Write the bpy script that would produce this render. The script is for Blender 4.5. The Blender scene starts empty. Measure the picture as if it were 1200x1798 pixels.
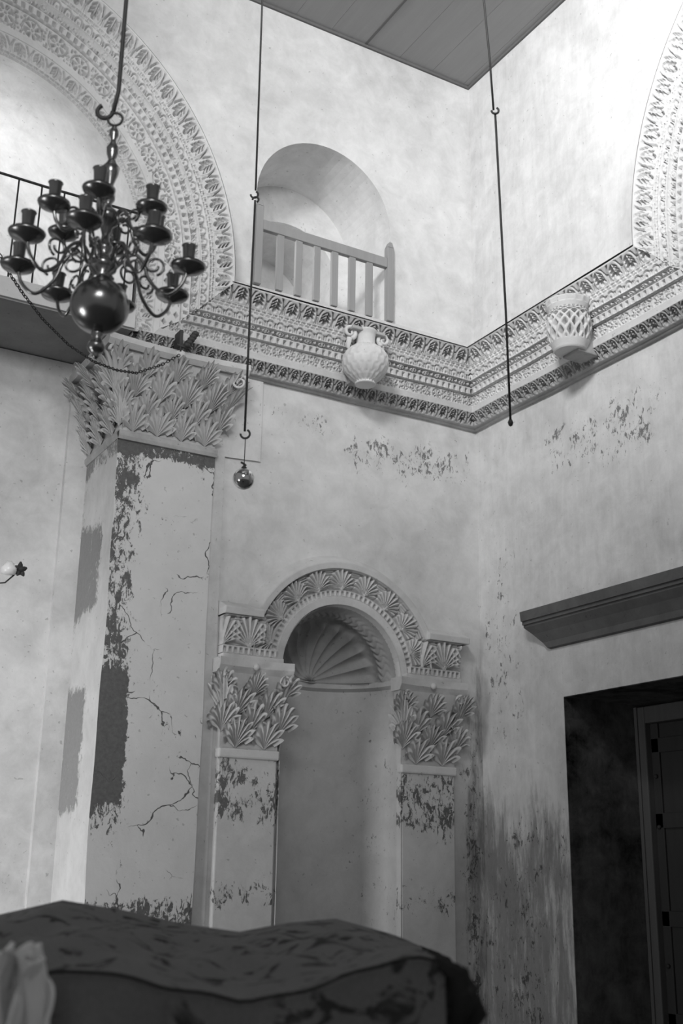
import bpy, math, random
import numpy as np
from mathutils import Vector
from mathutils.geometry import tessellate_polygon
PI = math.pi
random.seed(7); RNG = np.random.default_rng(7)
scene = bpy.context.scene
COL = scene.collection

# ------------------------------------------------------------------ camera, world, lights, exposure
YAW, PITCH, ROLL, FPX = .523180, .301298, .0146843, 2046.7
CAM = Vector((-6.31124, -8.391555, 1.55))
F = Vector((math.sin(YAW)*math.cos(PITCH), math.cos(YAW)*math.cos(PITCH), math.sin(PITCH)))
R0 = Vector((math.cos(YAW), -math.sin(YAW), 0)); U0 = R0.cross(F)
RT = R0*math.cos(ROLL) + U0*math.sin(ROLL); UP = U0*math.cos(ROLL) - R0*math.sin(ROLL)
cd = bpy.data.cameras.new('camera'); cam = bpy.data.objects.new('camera', cd); COL.objects.link(cam)
cd.sensor_fit = 'HORIZONTAL'; cd.sensor_width = 36; cd.lens = FPX/1200*36
cd.clip_start = .05; cd.clip_end = 100
from mathutils import Matrix
m4 = Matrix.Identity(4)
for i in range(3):
    m4[i][0] = RT[i]; m4[i][1] = UP[i]; m4[i][2] = -F[i]; m4[i][3] = CAM[i]
cam.matrix_world = m4
cd.dof.use_dof = True; cd.dof.focus_distance = 10.3; cd.dof.aperture_fstop = 5.2
scene.camera = cam

def ray(x, y): return F + RT*((x-600)/FPX) - UP*((y-899)/FPX)
def on_y(x, y, y0): d = ray(x, y); return CAM + d*((y0-CAM.y)/d.y)
def at_depth(x, y, d): return CAM + ray(x, y)*d

w = bpy.data.worlds.new('world'); scene.world = w; w.use_nodes = True
w.node_tree.nodes['Background'].inputs[0].default_value = (1, 1, 1, 1)
w.node_tree.nodes['Background'].inputs[1].default_value = .235

def area(name, loc, target, sx, sy, power, spread=180):
    l = bpy.data.lights.new(name, 'AREA'); l.shape = 'RECTANGLE'; l.size = sx; l.size_y = sy
    l.energy = power; l.spread = math.radians(spread)
    o = bpy.data.objects.new(name, l); COL.objects.link(o); o.location = loc
    o.rotation_euler = (Vector(target)-Vector(loc)).to_track_quat('-Z', 'Y').to_euler()
    return o
area('clerestory_light', (-7.0, -6.6, 8.9), (0, -2.4, 8.5), 1.8, 1.2, 172, 72)
area('clerestory_light_far', (-3.6, -8.6, 8.9), (-3.2, 0, 8.5), 2.0, 1.0, 42, 80)
area('doorway_light', (-8.3, -1.9, 1.1), (-4.0, 1.0, 1.5), 1.4, 2.0, 44, 80)
area('side_door_light', (-9.6, -3.8, .9), (-5.9, -5.4, 2.5), 1.4, 1.7, 24, 84)
area('front_fill_light', (-7.6, -9.8, 6.4), (-4.2, 0, 4.2), 2.4, 2.0, 26, 46)  # fill added from the front to brighten the pier, no real source there
area('gallery_window_light', (-6.1, .9, 7.0), (-4.0, 2.2, 7.6), .6, .9, 60, 170)
area('alcove_fill_light', (-2.34, .36, 6.95), (-1.0, .36, 6.95), .5, .7, 5, 150)  # unseen light added at the left reveal to brighten the alcove

scene.view_settings.view_transform = 'Standard'; scene.view_settings.look = 'None'
scene.view_settings.gamma = 1; scene.view_settings.use_curve_mapping = False
scene.view_settings.exposure = 0.0

# ------------------------------------------------------------------ object helpers
def tag(o, label=None, cat=None, group=None, kind=None):
    if label: o['label'] = label
    if cat: o['category'] = cat
    if group: o['group'] = group
    if kind: o['kind'] = kind
    return o
def thing(name, loc, label, cat, group=None):
    o = bpy.data.objects.new(name, None); COL.objects.link(o); o.location = loc; o.empty_display_size = .1
    return tag(o, label, cat, group)
def link(name, me, mat, parent=None, smooth=False):
    o = bpy.data.objects.new(name, me); COL.objects.link(o)
    if mat: me.materials.append(mat)
    if smooth: me.polygons.foreach_set('use_smooth', [True]*len(me.polygons))
    if parent:
        o.parent = parent; o.location = -parent_world(parent)
    return o
def parent_world(p):
    v = Vector(p.location)
    if p.parent: v += parent_world(p.parent)
    return v
class MB:
    def __init__(s): s.v = []; s.f = []
    def add(s, vs, fs):
        b = len(s.v); s.v += [tuple(q) for q in vs]; s.f += [tuple(i+b for i in f) for f in fs]
    def box(s, x0, x1, y0, y1, z0, z1):
        s.add([(x, y, z) for z in (z0, z1) for y in (y0, y1) for x in (x0, x1)],
              [(0, 2, 3, 1), (4, 5, 7, 6), (0, 1, 5, 4), (2, 6, 7, 3), (0, 4, 6, 2), (1, 3, 7, 5)])
    def frustum(s, b, t, nz=1):   # b,t = (x0,x1,y0,y1,z)
        s.add([(x, y, q[4]) for q in (b, t) for y in (q[2], q[3]) for x in (q[0], q[1])],
              [(0, 2, 3, 1), (4, 5, 7, 6), (0, 1, 5, 4), (2, 6, 7, 3), (0, 4, 6, 2), (1, 3, 7, 5)])
    def tube(s, pts, r, n=8, cap=True, closed=False):
        pts = [Vector(p) for p in pts]; N = len(pts)
        rs = r if isinstance(r, (list, tuple)) else [r]*N
        up = None; base = len(s.v)
        for i, p in enumerate(pts):
            if closed: t = pts[(i+1) % N]-pts[i-1]
            else: t = pts[min(i+1, N-1)]-pts[max(i-1, 0)]
            t = t.normalized() if t.length > 1e-9 else Vector((0, 0, 1))
            if up is None:
                up = t.orthogonal().normalized()
            up = (up - t*up.dot(t)).normalized(); b = t.cross(up)
            for k in range(n):
                a = 2*PI*k/n; s.v.append(tuple(p + (up*math.cos(a)+b*math.sin(a))*rs[i]))
        M = N if closed else N-1
        for i in range(M):
            for k in range(n):
                a = base+i*n+k; b2 = base+i*n+(k+1) % n; j = ((i+1) % N)
                s.f.append((a, b2, base+j*n+(k+1) % n, base+j*n+k))
        if cap and not closed:
            s.f.append(tuple(base+k for k in reversed(range(n)))); s.f.append(tuple(base+(N-1)*n+k for k in range(n)))
    def lathe(s, prof, c=(0, 0, 0), n=32, axis=None):
        base = len(s.v); c = Vector(c)
        for r, z in prof:
            for k in range(n):
                a = 2*PI*k/n; s.v.append((c.x+r*math.cos(a), c.y+r*math.sin(a), c.z+z))
        for i in range(len(prof)-1):
            for k in range(n):
                s.f.append((base+i*n+k, base+i*n+(k+1) % n, base+(i+1)*n+(k+1) % n, base+(i+1)*n+k))
        s.f.append(tuple(base+k for k in reversed(range(n)))); s.f.append(tuple(base+(len(prof)-1)*n+k for k in range(n)))
    def sphere(s, c, r, n=24, m=14, sz=1):
        s.lathe([(r*math.sin(PI*(i+.02)/(m+.04)), -sz*r*math.cos(PI*(i+.02)/(m+.04))) for i in range(m+1)], c, n)
    def build(s, name, mat, parent=None, smooth=False, bevel=0, angle=True):
        me = bpy.data.meshes.new(name); me.from_pydata(s.v, [], s.f); me.update()
        o = link(name, me, mat, parent, smooth)
        if bevel:
            md = o.modifiers.new('bevel', 'BEVEL'); md.width = bevel; md.segments = 2; md.limit_method = 'ANGLE'
        return o
def grid(name, P, mat, parent=None, smooth=True, flip=False):
    n, m = P.shape[:2]; me = bpy.data.meshes.new(name)
    me.vertices.add(n*m); me.vertices.foreach_set('co', P.reshape(-1).astype(np.float32))
    i = np.arange(n*m).reshape(n, m)
    q = np.stack([i[:-1, :-1], i[:-1, 1:], i[1:, 1:], i[1:, :-1]], -1).reshape(-1, 4)
    if flip: q = q[:, ::-1]
    k = len(q); me.loops.add(k*4); me.loops.foreach_set('vertex_index', q.reshape(-1).astype(np.int32))
    me.polygons.add(k); me.polygons.foreach_set('loop_start', (np.arange(k)*4).astype(np.int32))
    me.update(calc_edges=True)
    o = link(name, me, mat, parent)
    if smooth: me.polygons.foreach_set('use_smooth', np.ones(k, dtype=bool))
    return o

# ------------------------------------------------------------------ materials
class NT:
    def __init__(s, name):
        s.m = bpy.data.materials.new(name); s.m.use_nodes = True; s.t = s.m.node_tree
        s.b = s.t.nodes['Principled BSDF']; s.pos = s.t.nodes.new('ShaderNodeNewGeometry').outputs['Position']
        sp = s.t.nodes.new('ShaderNodeSeparateXYZ'); s.t.links.new(s.pos, sp.inputs[0]); s.x, s.y, s.z = sp.outputs
    def put(s, sock, v):
        if isinstance(v, (int, float)):
            try: sock.default_value = v
            except Exception: sock.default_value = (v, v, v)
        elif isinstance(v, tuple): sock.default_value = v
        else: s.t.links.new(v, sock)
    def M(s, op, a, b=0, c=None, clamp=False):
        n = s.t.nodes.new('ShaderNodeMath'); n.operation = op; n.use_clamp = clamp
        s.put(n.inputs[0], a); s.put(n.inputs[1], b)
        if c is not None: s.put(n.inputs[2], c)
        return n.outputs[0]
    def ss(s, v, a, b, lo=0., hi=1.):
        n = s.t.nodes.new('ShaderNodeMapRange'); n.interpolation_type = 'SMOOTHSTEP'
        s.put(n.inputs['Value'], v)
        if a > b if isinstance(a, (int, float)) and isinstance(b, (int, float)) else False: a, b, lo, hi = b, a, hi, lo
        s.put(n.inputs['From Min'], a); s.put(n.inputs['From Max'], b); s.put(n.inputs['To Min'], lo); s.put(n.inputs['To Max'], hi)
        return n.outputs[0]
    def band(s, v, a, b, e): return s.M('MULTIPLY', s.ss(v, a-e, a+e), s.ss(v, b+e, b-e))
    def scaled(s, sx, sy, sz, off=(0, 0, 0)):
        n = s.t.nodes.new('ShaderNodeMapping'); s.t.links.new(s.pos, n.inputs[0])
        n.inputs['Scale'].default_value = (sx, sy, sz); n.inputs['Location'].default_value = off; return n.outputs[0]
    def noise(s, scale, detail=6, rough=.55, dist=0, vec=None, off=None):
        n = s.t.nodes.new('ShaderNodeTexNoise'); n.inputs['Scale'].default_value = scale; n.inputs['Detail'].default_value = detail
        n.inputs['Roughness'].default_value = rough; n.inputs['Distortion'].default_value = dist
        v = vec or s.pos
        if off: v = s.scaled(1, 1, 1, off)
        s.t.links.new(v, n.inputs['Vector']); return n.outputs[0]
    def mix(s, a, b, f):   # scalar mix
        return s.M('ADD', a, s.M('MULTIPLY', s.M('SUBTRACT', b, a), f))
    def finish(s, col, rough=.85, bump=None, bs=.3, bd=.01, metal=0, spec=.25):
        c = s.t.nodes.new('ShaderNodeCombineColor')
        for i in range(3): s.put(c.inputs[i], col)
        s.t.links.new(c.outputs[0], s.b.inputs['Base Color']); s.put(s.b.inputs['Roughness'], rough)
        s.b.inputs['Metallic'].default_value = metal; s.b.inputs['Specular IOR Level'].default_value = spec
        if bump is not None:
            n = s.t.nodes.new('ShaderNodeBump'); n.inputs['Strength'].default_value = bs; n.inputs['Distance'].default_value = bd
            s.t.links.new(bump, n.inputs['Height']); s.t.links.new(n.outputs[0], s.b.inputs['Normal'])
        return s.m

def plaster(name, base=.62, peel=None, peelcol=.16, cracks=False, mott=.16, streak=0, t0=.80, bs=.35, dark_low=None, soft=.012):
    """limewashed plaster: mottling, fine grain, flaked patches where peel(nt) says so"""
    n = NT(name)
    big = n.noise(.9, 5, .6, .6); mid = n.noise(5, 8, .65, .4); fine = n.noise(38, 6, .7)
    v = n.M('ADD', base, n.M('MULTIPLY', n.M('SUBTRACT', big, .5), mott*2.0))
    v = n.M('ADD', v, n.M('MULTIPLY', n.M('SUBTRACT', mid, .5), mott*1.7))
    v = n.M('ADD', v, n.M('MULTIPLY', n.M('SUBTRACT', fine, .5), mott*.35))
    # small dark pits
    pit = n.ss(n.noise(26, 3, .5, .2, off=(3, 1, 2)), .69, .715)
    v = n.M('MULTIPLY', v, n.M('SUBTRACT', 1, n.M('MULTIPLY', pit, .3)))
    h = n.M('ADD', n.M('MULTIPLY', mid, .7), n.M('MULTIPLY', fine, .25))
    if streak:
        st = n.noise(1, 8, .75, .3, vec=n.scaled(14, 14, 1.6)); v = n.M('ADD', v, n.M('MULTIPLY', n.M('SUBTRACT', st, .5), streak))
    if peel:
        msk = peel(n)
        fl = n.M('ADD', n.M('MULTIPLY', n.noise(4.2, 10, .7, .9, off=(11, 4, 7)), .42), n.M('MULTIPLY', n.noise(21, 7, .75, .8, vec=n.scaled(1.3, 1.3, .6)), .58))
        fl = n.M('ADD', n.M('MULTIPLY', n.M('SUBTRACT', fl, .5), 1.75), .5)
        thr = n.M('SUBTRACT', t0, msk)
        pm = n.ss(fl, n.M('SUBTRACT', thr, soft), n.M('ADD', thr, soft))
        pc = n.M('ADD', peelcol, n.M('MULTIPLY', n.M('SUBTRACT', fine, .5), .12))
        v = n.mix(v, pc, pm); h = n.M('SUBTRACT', h, n.M('MULTIPLY', pm, .5))
    if dark_low:   # worn plaster, darker low down and near the room corner, with an irregular streaky border
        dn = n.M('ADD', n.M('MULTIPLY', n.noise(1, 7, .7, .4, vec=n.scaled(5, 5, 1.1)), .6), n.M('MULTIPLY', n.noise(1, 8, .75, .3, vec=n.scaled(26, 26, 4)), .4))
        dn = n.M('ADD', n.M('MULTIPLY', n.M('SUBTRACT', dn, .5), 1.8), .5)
        dm = n.ss(n.M('ADD', dn, dark_low(n)), .70, 1.06)
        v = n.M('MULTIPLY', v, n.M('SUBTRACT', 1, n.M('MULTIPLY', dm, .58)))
    if cracks:
        vo = n.t.nodes.new('ShaderNodeTexVoronoi'); vo.feature = 'DISTANCE_TO_EDGE'; vo.inputs['Scale'].default_value = 2.3
        va = n.t.nodes.new('ShaderNodeVectorMath'); va.operation = 'ADD'; 
        nn = n.t.nodes.new('ShaderNodeTexNoise'); nn.inputs['Scale'].default_value = 5; nn.inputs['Detail'].default_value = 3
        n.t.links.new(n.pos, nn.inputs['Vector'])
        sc = n.t.nodes.new('ShaderNodeVectorMath'); sc.operation = 'SCALE'; sc.inputs['Scale'].default_value = .24
        n.t.links.new(nn.outputs['Color'], sc.inputs[0]); n.t.links.new(n.pos, va.inputs[0]); n.t.links.new(sc.outputs[0], va.inputs[1])
        n.t.links.new(va.outputs[0], vo.inputs['Vector'])
        wid = n.M('MULTIPLY', n.ss(n.noise(2.6, 3, .6, 0, off=(5, 5, 1)), .47, .62), .010)
        ck = n.ss(n.M('SUBTRACT', vo.outputs['Distance'], wid), .004, -.003)
        ck = n.M('MULTIPLY', ck, n.ss(wid, .0005, .003))
        v = n.mix(v, .10, ck); h = n.M('SUBTRACT', h, ck)
    return n.finish(v, .9, h, bs, .012, spec=.15)

def peel_wall(n):   # zones on the left wall where paint has flaked
    a = n.M('MULTIPLY', n.band(n.z, 4.95, 5.42, .22), n.band(n.x, -1.5, -.05, .25))
    b = n.M('MULTIPLY', n.band(n.z, 5.2, 5.45, .06), n.band(n.x, -2.2, -1.6, .1))
    c = n.M('MULTIPLY', n.band(n.x, -.25, .0, .12), n.ss(n.z, 5.4, 1.0))
    return n.M('ADD', n.M('MULTIPLY', a, .25), n.M('ADD', n.M('MULTIPLY', b, .20), n.M('MULTIPLY', c, .26)))
def peel_right(n):
    a = n.M('MULTIPLY', n.band(n.z, 4.75, 5.35, .2), n.band(n.y, -2.4, -.9, .3))
    b = n.M('MULTIPLY', n.ss(n.z, 2.7, 1.6), n.ss(n.y, -1.2, -.4, .7, 1.))
    c = n.M('MULTIPLY', n.band(n.y, -.6, -.05, .1), n.band(n.z, 2.4, 4.6, .4))
    return n.M('ADD', n.M('MULTIPLY', a, .235), n.M('ADD', n.M('MULTIPLY', b, .20), n.M('MULTIPLY', c, .18)))
def peel_pier(n):
    l = n.ss(n.x, -3.22, -3.42)
    a = n.M('MULTIPLY', l, n.ss(n.z, 1.55, 2.1))
    s = n.M('MULTIPLY', n.ss(n.x, -3.28, -3.37), n.band(n.z, 2.05, 2.95, .08))
    t = n.ss(n.z, 4.66, 4.74)
    u = n.ss(n.z, 1.42, 1.30)
    r = n.M('ADD', n.M('MULTIPLY', a, .22), n.M('ADD', n.M('MULTIPLY', s, .4), n.M('MULTIPLY', t, .3)))
    return n.M('ADD', n.M('ADD', r, .09), n.M('MULTIPLY', u, .2))
def peel_pierside(n):
    a = n.M('MULTIPLY', n.band(n.z, 3.5, 4.2, .12), n.ss(n.y, .05, .3)); b = n.M('MULTIPLY', n.band(n.z, 1.95, 2.9, .1), n.ss(n.y, .12, .4))
    c = n.M('MULTIPLY', n.ss(n.y, .45, .75), n.ss(n.z, 2.8, 3.2)); d = n.ss(n.z, 4.62, 4.74)
    return n.M('ADD', n.M('MULTIPLY', n.M('MAXIMUM', a, b), .5), n.M('ADD', n.M('MULTIPLY', c, .22), n.M('MULTIPLY', d, .3)))
def peel_pil(n):
    a = n.band(n.z, 1.85, 2.42, .2); b = n.band(n.z, 1.25, 1.5, .08)
    return n.M('ADD', n.M('MULTIPLY', a, .30), n.M('MULTIPLY', b, .22))

BASE = .60
def dark_low_right(n): return n.M('ADD', n.M('MULTIPLY', n.ss(n.z, 2.9, 1.5), .48), n.M('MULTIPLY', n.ss(n.y, -.5, 0, 0., .10), n.ss(n.z, 4.6, 3.4)))
def dark_low_left(n): return n.M('MULTIPLY', n.ss(n.x, -.36, -.05), n.M('MULTIPLY', n.ss(n.z, 4.0, 2.6), .45))
M_wallR = plaster('plaster_right_wall', BASE, peel_right, .20, streak=.2, mott=.2, dark_low=dark_low_right)
M_wallL = plaster('plaster_left_wall', BASE, peel_wall, .20, mott=.2, dark_low=dark_low_left)
M_rec = plaster('plaster_recess', BASE, mott=.22)
M_pier = plaster('plaster_pier_front', BASE, peel_pier, .12, cracks=True, mott=.08)
M_pside = plaster('plaster_pier_side', BASE, peel_pierside, .28, mott=.16, soft=.04, streak=.1)
M_pil = plaster('plaster_pilaster', BASE*.97, peel_pil, .14)
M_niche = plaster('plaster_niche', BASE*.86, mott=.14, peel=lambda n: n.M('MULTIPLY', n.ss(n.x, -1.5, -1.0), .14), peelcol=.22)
M_trim = plaster('limewash_trim', BASE*1.0, mott=.09, bs=.25)
M_stone = plaster('limewashed_carved_stone', BASE*1.06, mott=.14, bs=.5)
M_stone2 = plaster('grey_carved_stone', BASE*.92, mott=.18, bs=.5)
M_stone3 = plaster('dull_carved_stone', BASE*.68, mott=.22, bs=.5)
M_slab = plaster('dark_slab', .30, mott=.08)  # darker plaster tone for the gallery slab
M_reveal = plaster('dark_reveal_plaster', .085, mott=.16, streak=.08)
M_ledge = plaster('dark_ledge_stone', .13, mott=.06)
def simple(name, c, rough=.5, metal=0, bump=0, scale=30, var=.3):
    n = NT(name); q = n.noise(scale, 5, .6); v = n.M('MULTIPLY', c, n.M('ADD', 1-var/2, n.M('MULTIPLY', q, var)))
    return n.finish(v, rough, q if bump else None, bump, .005, metal, .5)
M_iron = simple('dark_iron', .035, .6, .3, .2, 60)
M_brass = simple('tarnished_brass', .20, .24, .9, .05, 12, .5)
M_bracket = simple('rusted_iron', .05, .7, .3, .3, 50)
M_glass_ball = simple('silvered_ball', .55, .12, .95, .0, 9, .2)
M_white = simple('white_enamel', .85, .3, 0, 0, 10, .05)
def wood(name, c, axis, var=.35):
    n = NT(name); sc = [14, 14, 14]; sc[axis] = .9
    q = n.noise(1, 8, .65, .5, vec=n.scaled(*sc)); g = n.noise(1.3, 3, .5)
    v = n.M('MULTIPLY', c, n.M('ADD', 1-var*.75, n.M('ADD', n.M('MULTIPLY', q, var), n.M('MULTIPLY', g, var*.5))))
    return n.finish(v, .7, q, .25, .006, 0, .3)
M_ceil = wood('ceiling_boards', .30, 1, .25)
M_rail = wood('railing_wood', .27, 2, .4)
M_doorw = wood('dark_door_wood', .045, 2, .5)
M_doorf = wood('door_frame_wood', .11, 2, .5)
def textile(name, base, fig):
    n = NT(name); q = n.noise(10, 4, .6, 1.5); q2 = n.noise(5, 3, .5, .8, off=(2, 2, 2)); wv = n.noise(120, 2, .5)
    m = n.M('MULTIPLY', n.ss(q, .53, .60), n.ss(q2, .40, .52)); v = n.mix(base, fig, m)
    v = n.M('MULTIPLY', v, n.M('ADD', .8, n.M('MULTIPLY', wv, .4)))
    return n.finish(v, .95, q, .3, .01, 0, .1)
M_cloth = textile('figured_textile', .18, .05)
M_cloth2 = textile('dark_fringe_textile', .03, .05)
M_linen = simple('white_linen', .8, .9, 0, .3, 20, .15)
M_floor = plaster('stone_floor', .16, mott=.08)

# ------------------------------------------------------------------ setting: walls
def poly_face(mb, loops, f3):
    """loops of 2D points (first outline, then holes) -> triangles placed with f3"""
    tri = tessellate_polygon([[Vector((a, b, 0)) for a, b in l] for l in loops])
    flat = [p for l in loops for p in l]
    mb.add([f3(*p) for p in flat], tri)
def strip(mb, pa, pb, closed=False):
    n = len(pa); fs = [(i, i+1, n+i+1, n+i) for i in range(n-1)]
    if closed: fs.append((n-1, 0, n, 2*n-1))
    mb.add(list(pa)+list(pb), fs)
ZC = 9.5
# main arch centre line data: outer (right spring) and inner curves
AO = (-5.265, 6.33, 2.54); AI = (-4.955, 6.425, 1.457)
def arch_c(rho):
    return (AO[0]+(AI[0]-AO[0])*rho, AO[1]+(AI[1]-AO[1])*rho, AO[2]+(AI[2]-AO[2])*rho)
def inner_outline(n=40):
    cx, cz, r = AI; return [(cx+r*math.cos(a), cz+r*math.sin(a)) for a in np.linspace(0, PI, n)]
def arch_pts(x0, x1, zb, zs, n=28, h=1.0):
    c = (x0+x1)/2; r = (x1-x0)/2
    return [(x0, zb)] + [(c-r*math.cos(a), zs+r*h*math.sin(a)) for a in np.linspace(0, PI, n)] + [(x1, zb)]
alc = arch_pts(-2.405, -.975, 6.50, 7.45, 30, 1.0)
nich = arch_pts(-2.03, -.89, .75, 3.15, 40)
mb = MB()
outline = [(-9, 0), (-6.6, 0), (-6.45, 5.7)] + inner_outline()[::-1] + [(-3.50, 5.7), (-3.50, 0), (0, 0), (0, ZC), (-9, ZC)]
poly_face(mb, [outline, alc[::-1], nich[::-1]], lambda a, b: (a, 0, b))
# deep arched alcove behind the wooden railing: splayed reveals and rear wall with a second lower arch
D1, D2 = .75, 1.5
a_mid = [(-1.69+(x+1.69)*.96, 6.50+(z-6.50)*.97) for x, z in alc]
strip(mb, [(x, 0, z) for x, z in alc], [(x, D1, z) for x, z in a_mid])
alc2 = arch_pts(-2.24, -1.16, 6.50, 7.25, 30, .86)
poly_face(mb, [a_mid[::-1], alc2], lambda a, b: (a, D1, b))
strip(mb, [(x, D1, z) for x, z in alc2], [(x, D2, z) for x, z in alc2])
mb.add([(x, D2, z) for x, z in alc2], [tuple(range(len(alc2)))])
mb.add([(-2.405, 0, 6.5), (-.975, 0, 6.5), (-.975, D2, 6.5), (-2.405, D2, 6.5)], [(0, 1, 2, 3)])
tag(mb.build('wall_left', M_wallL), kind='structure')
# big recess beyond the archway
mb = MB()
yb = .78
mb.box(-9, -3.62, yb, yb+.1, 0, 5.72)
mb.box(-3.72, -3.50, yb-.06, yb+.1, 0, 5.72)
mb.box(-3.50, -3.40, -.0, yb+.1, 0, 4.8)
tag(mb.build('wall_recess', M_rec), kind='structure')
# barrel vault and rear wall of the gallery beyond the arch
YG = 2.3
inn = inner_outline(60)
inn2 = [(-4.955+(x+4.955)*1.0, z) for x, z in inn]
mb = MB()
seq = [(-3.498, 5.70)] + inn + [(-6.412, 5.70)]
ys = np.linspace(-.09, YG, 12)
for a, b in zip(ys[:-1], ys[1:]): strip(mb, [(x, a, z) for x, z in seq], [(x, b, z) for x, z in seq])
win = arch_pts(-5.75, -4.83, 5.9, 6.95, 20)
poly_face(mb, [seq, win], lambda a, b: (a, YG, b))
strip(mb, [(x, YG, z) for x, z in win], [(x, YG+.5, z) for x, z in win])
mb.add([(x, YG+.5, z) for x, z in win], [tuple(range(len(win)))])
tag(mb.build('wall_gallery', M_rec, smooth=False), kind='structure')
# right wall with doorway and archway opening
def mirrorB(x, y, z): return (y, x, z)
AB = -5.10   # outer centre (y) of the right archway
def bmap(xa): return xa - AO[0] + AB      # not mirrored helper
inB = [(-( (cx+r*math.cos(a)) ), cz+r*math.sin(a)) for cx, cz, r in [AI] for a in np.linspace(0, PI, 40)]
# right archway: mirrored copy of the left one, y = -(x_left + SH)
SH = 5.16
def yB(xa): return -(xa + SH) if False else (xa*0)
OB0 = -2.50
def y_right(xa): return OB0 - (-2.725 - xa)     # xa=-2.725 -> -2.50 ; further in -> more negative
inB = [(y_right(AI[0]+AI[2]*math.cos(a)), AI[1]+AI[2]*math.sin(a)) for a in np.linspace(0, PI, 40)]
DY0, DY1, DZ = -1.10, -2.75, 2.95
mb = MB()
outB = [(0, 0), (DY0, 0), (DY0, DZ), (DY1, DZ), (DY1, 0), (-9, 0), (-9, ZC), (0, ZC)]
holeB = [(inB[0][0], 5.7)] + inB + [(inB[-1][0], 5.7)]
poly_face(mb, [outB, holeB], lambda a, b: (0, a, b))
mb.add([(0, DY0, 0), (0, DY0, DZ), (1.5, DY0, DZ), (1.5, DY0, 0)], [(0, 1, 2, 3)])
strip(mb, [(0, a, b) for a, b in holeB], [(1.5, a, b) for a, b in holeB])
mb.add([(1.5, a, b) for a, b in holeB], [tuple(range(len(holeB)))])
mb.add([(0, holeB[0][0], 5.7), (0, holeB[-1][0], 5.7), (1.5, holeB[-1][0], 5.7), (1.5, holeB[0][0], 5.7)], [(0, 1, 2, 3)])
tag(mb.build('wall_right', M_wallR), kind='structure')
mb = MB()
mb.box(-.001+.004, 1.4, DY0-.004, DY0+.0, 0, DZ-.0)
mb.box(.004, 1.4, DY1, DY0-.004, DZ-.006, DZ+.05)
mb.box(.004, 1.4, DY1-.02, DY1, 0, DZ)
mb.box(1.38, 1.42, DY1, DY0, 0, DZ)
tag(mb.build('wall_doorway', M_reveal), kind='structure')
# floor
mb = MB(); mb.box(-12, 1.5, -14, 2.4, -.1, 0)
tag(mb.build('floor', M_floor), kind='structure')
# ceiling boards
mb = MB(); x = -9.28
while x < 0:
    wd = .40; mb.box(x+.0012, min(x+wd, .05)-.0012, -14, .05, ZC, ZC+.04); x += wd
mb.box(-9.3, .1, -14, .1, ZC+.02, ZC+.1)
tag(mb.build('ceiling', M_ceil), kind='structure')
mb = MB(); mb.box(-9, 0, -.022, 0, ZC-.03, ZC); mb.box(-.022, 0, -9, -.022, ZC-.03, ZC); mb.box(-1.292, -1.268, -9, -.022, ZC-.006, ZC+.0)
tag(mb.build('trim_1', wood('trim_wood', .13, 1)), kind='structure')

# shallow plaster slab right of the pier (L shaped)
mb = MB()
L = [(-2.72, 0), (-2.60, 0), (-2.613, 4.85), (-2.284, 4.87), (-2.284, 5.62), (-2.72, 5.62)]
mb.add([(a, -.018, b) for a, b in L]+[(a, .01, b) for a, b in L], [(0, 1, 2, 5), (2, 3, 4, 5)]+[(i, (i+1) % 6, (i+1) % 6+6, i+6) for i in range(6)])
tag(mb.build('trim_2', M_wallL, bevel=.006), kind='structure')

# ------------------------------------------------------------------ carving patterns: carve depth (0..1) over u (m along) and t (0 foot .. 1 top)
AAW = .006
def sd(x, wdt=AAW): return np.clip(.5 - x/wdt, 0, 1)
def cellr(i, k=0): return np.modf(np.abs(np.sin(i*12.9898+k*78.233)*43758.5453))[0]
def ell(u, v, ru, rv, ru_abs):  # soft ellipse mask
    q = np.sqrt((u/ru)**2+(v/rv)**2)-1
    return np.clip(.5 - q*ru_abs/AAW, 0, 1)
def palmette(P, h):
    def f(u, t):
        i = np.floor(u/P+.5); uu = (u/P - i); v = t
        j = (cellr(i)-.5)*.06; uu = uu + j*.5
        c = ell(uu, v-.23-j, .115, .16, .10*P)
        for c0, wd in ((.50, .062), (.68, .060), (.86, .052)):
            dd = np.abs(v-(c0+j-np.abs(uu)*.85))*h - wd*h
            mk = sd(dd)*sd((np.abs(uu)-.30+ (c0-.46)*.1)*P)*sd((.035-np.abs(uu))*P)
            c = np.maximum(c, mk)
        a = .5-np.abs(uu)
        c = np.maximum(c, sd((a-.028)*P)*sd((v-.50)*h)*sd((.06-v)*h)*.9)
        c = np.maximum(c, sd(np.abs(a-(.03+(v-.48)*.35))*P-.03*P)*sd((.50-v)*h)*sd((v-.92)*h))
        g = np.abs(np.abs(uu)-(.42-.5*(v-.35)**2))
        c = np.maximum(c, .45*sd(g*P-.012*P))
        return c*sd((.03-v)*h)*sd((v-.97)*h)
    return f
def beads(P, h):
    def f(u, t):
        c = 0
        for v0, ph in ((.27, 0), (.73, .3)):
            uu = (u/P+ph) % 1
            lng = sd((np.abs(uu-.36)-.24)*P); sh = sd((np.abs(uu-.80)-.09)*P)
            c = np.maximum(c, np.maximum(lng, sh)*sd((np.abs(t-v0)-.13)*h))
        return c
    return f
def arches(P, h):
    def f(u, t):
        i = np.floor(u/P+.5); uu = (u/P-i)*P; v = t*h
        q = np.where(v > .45*h, np.sqrt(uu**2+(v-.45*h)**2), np.abs(uu))
        ring = sd(np.abs(q-.30*P)-.045*P)*sd(.12*h-v)   # groove under the raised arch
        bet = sd(-(q-.43*P))*sd(v-.62*h)*sd(.14*h-v)
        pet = sd(np.sqrt(uu**2+(v-.25*h)**2)-.10*P)*.6
        return np.maximum(np.maximum(ring, bet), pet)
    return f
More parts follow.
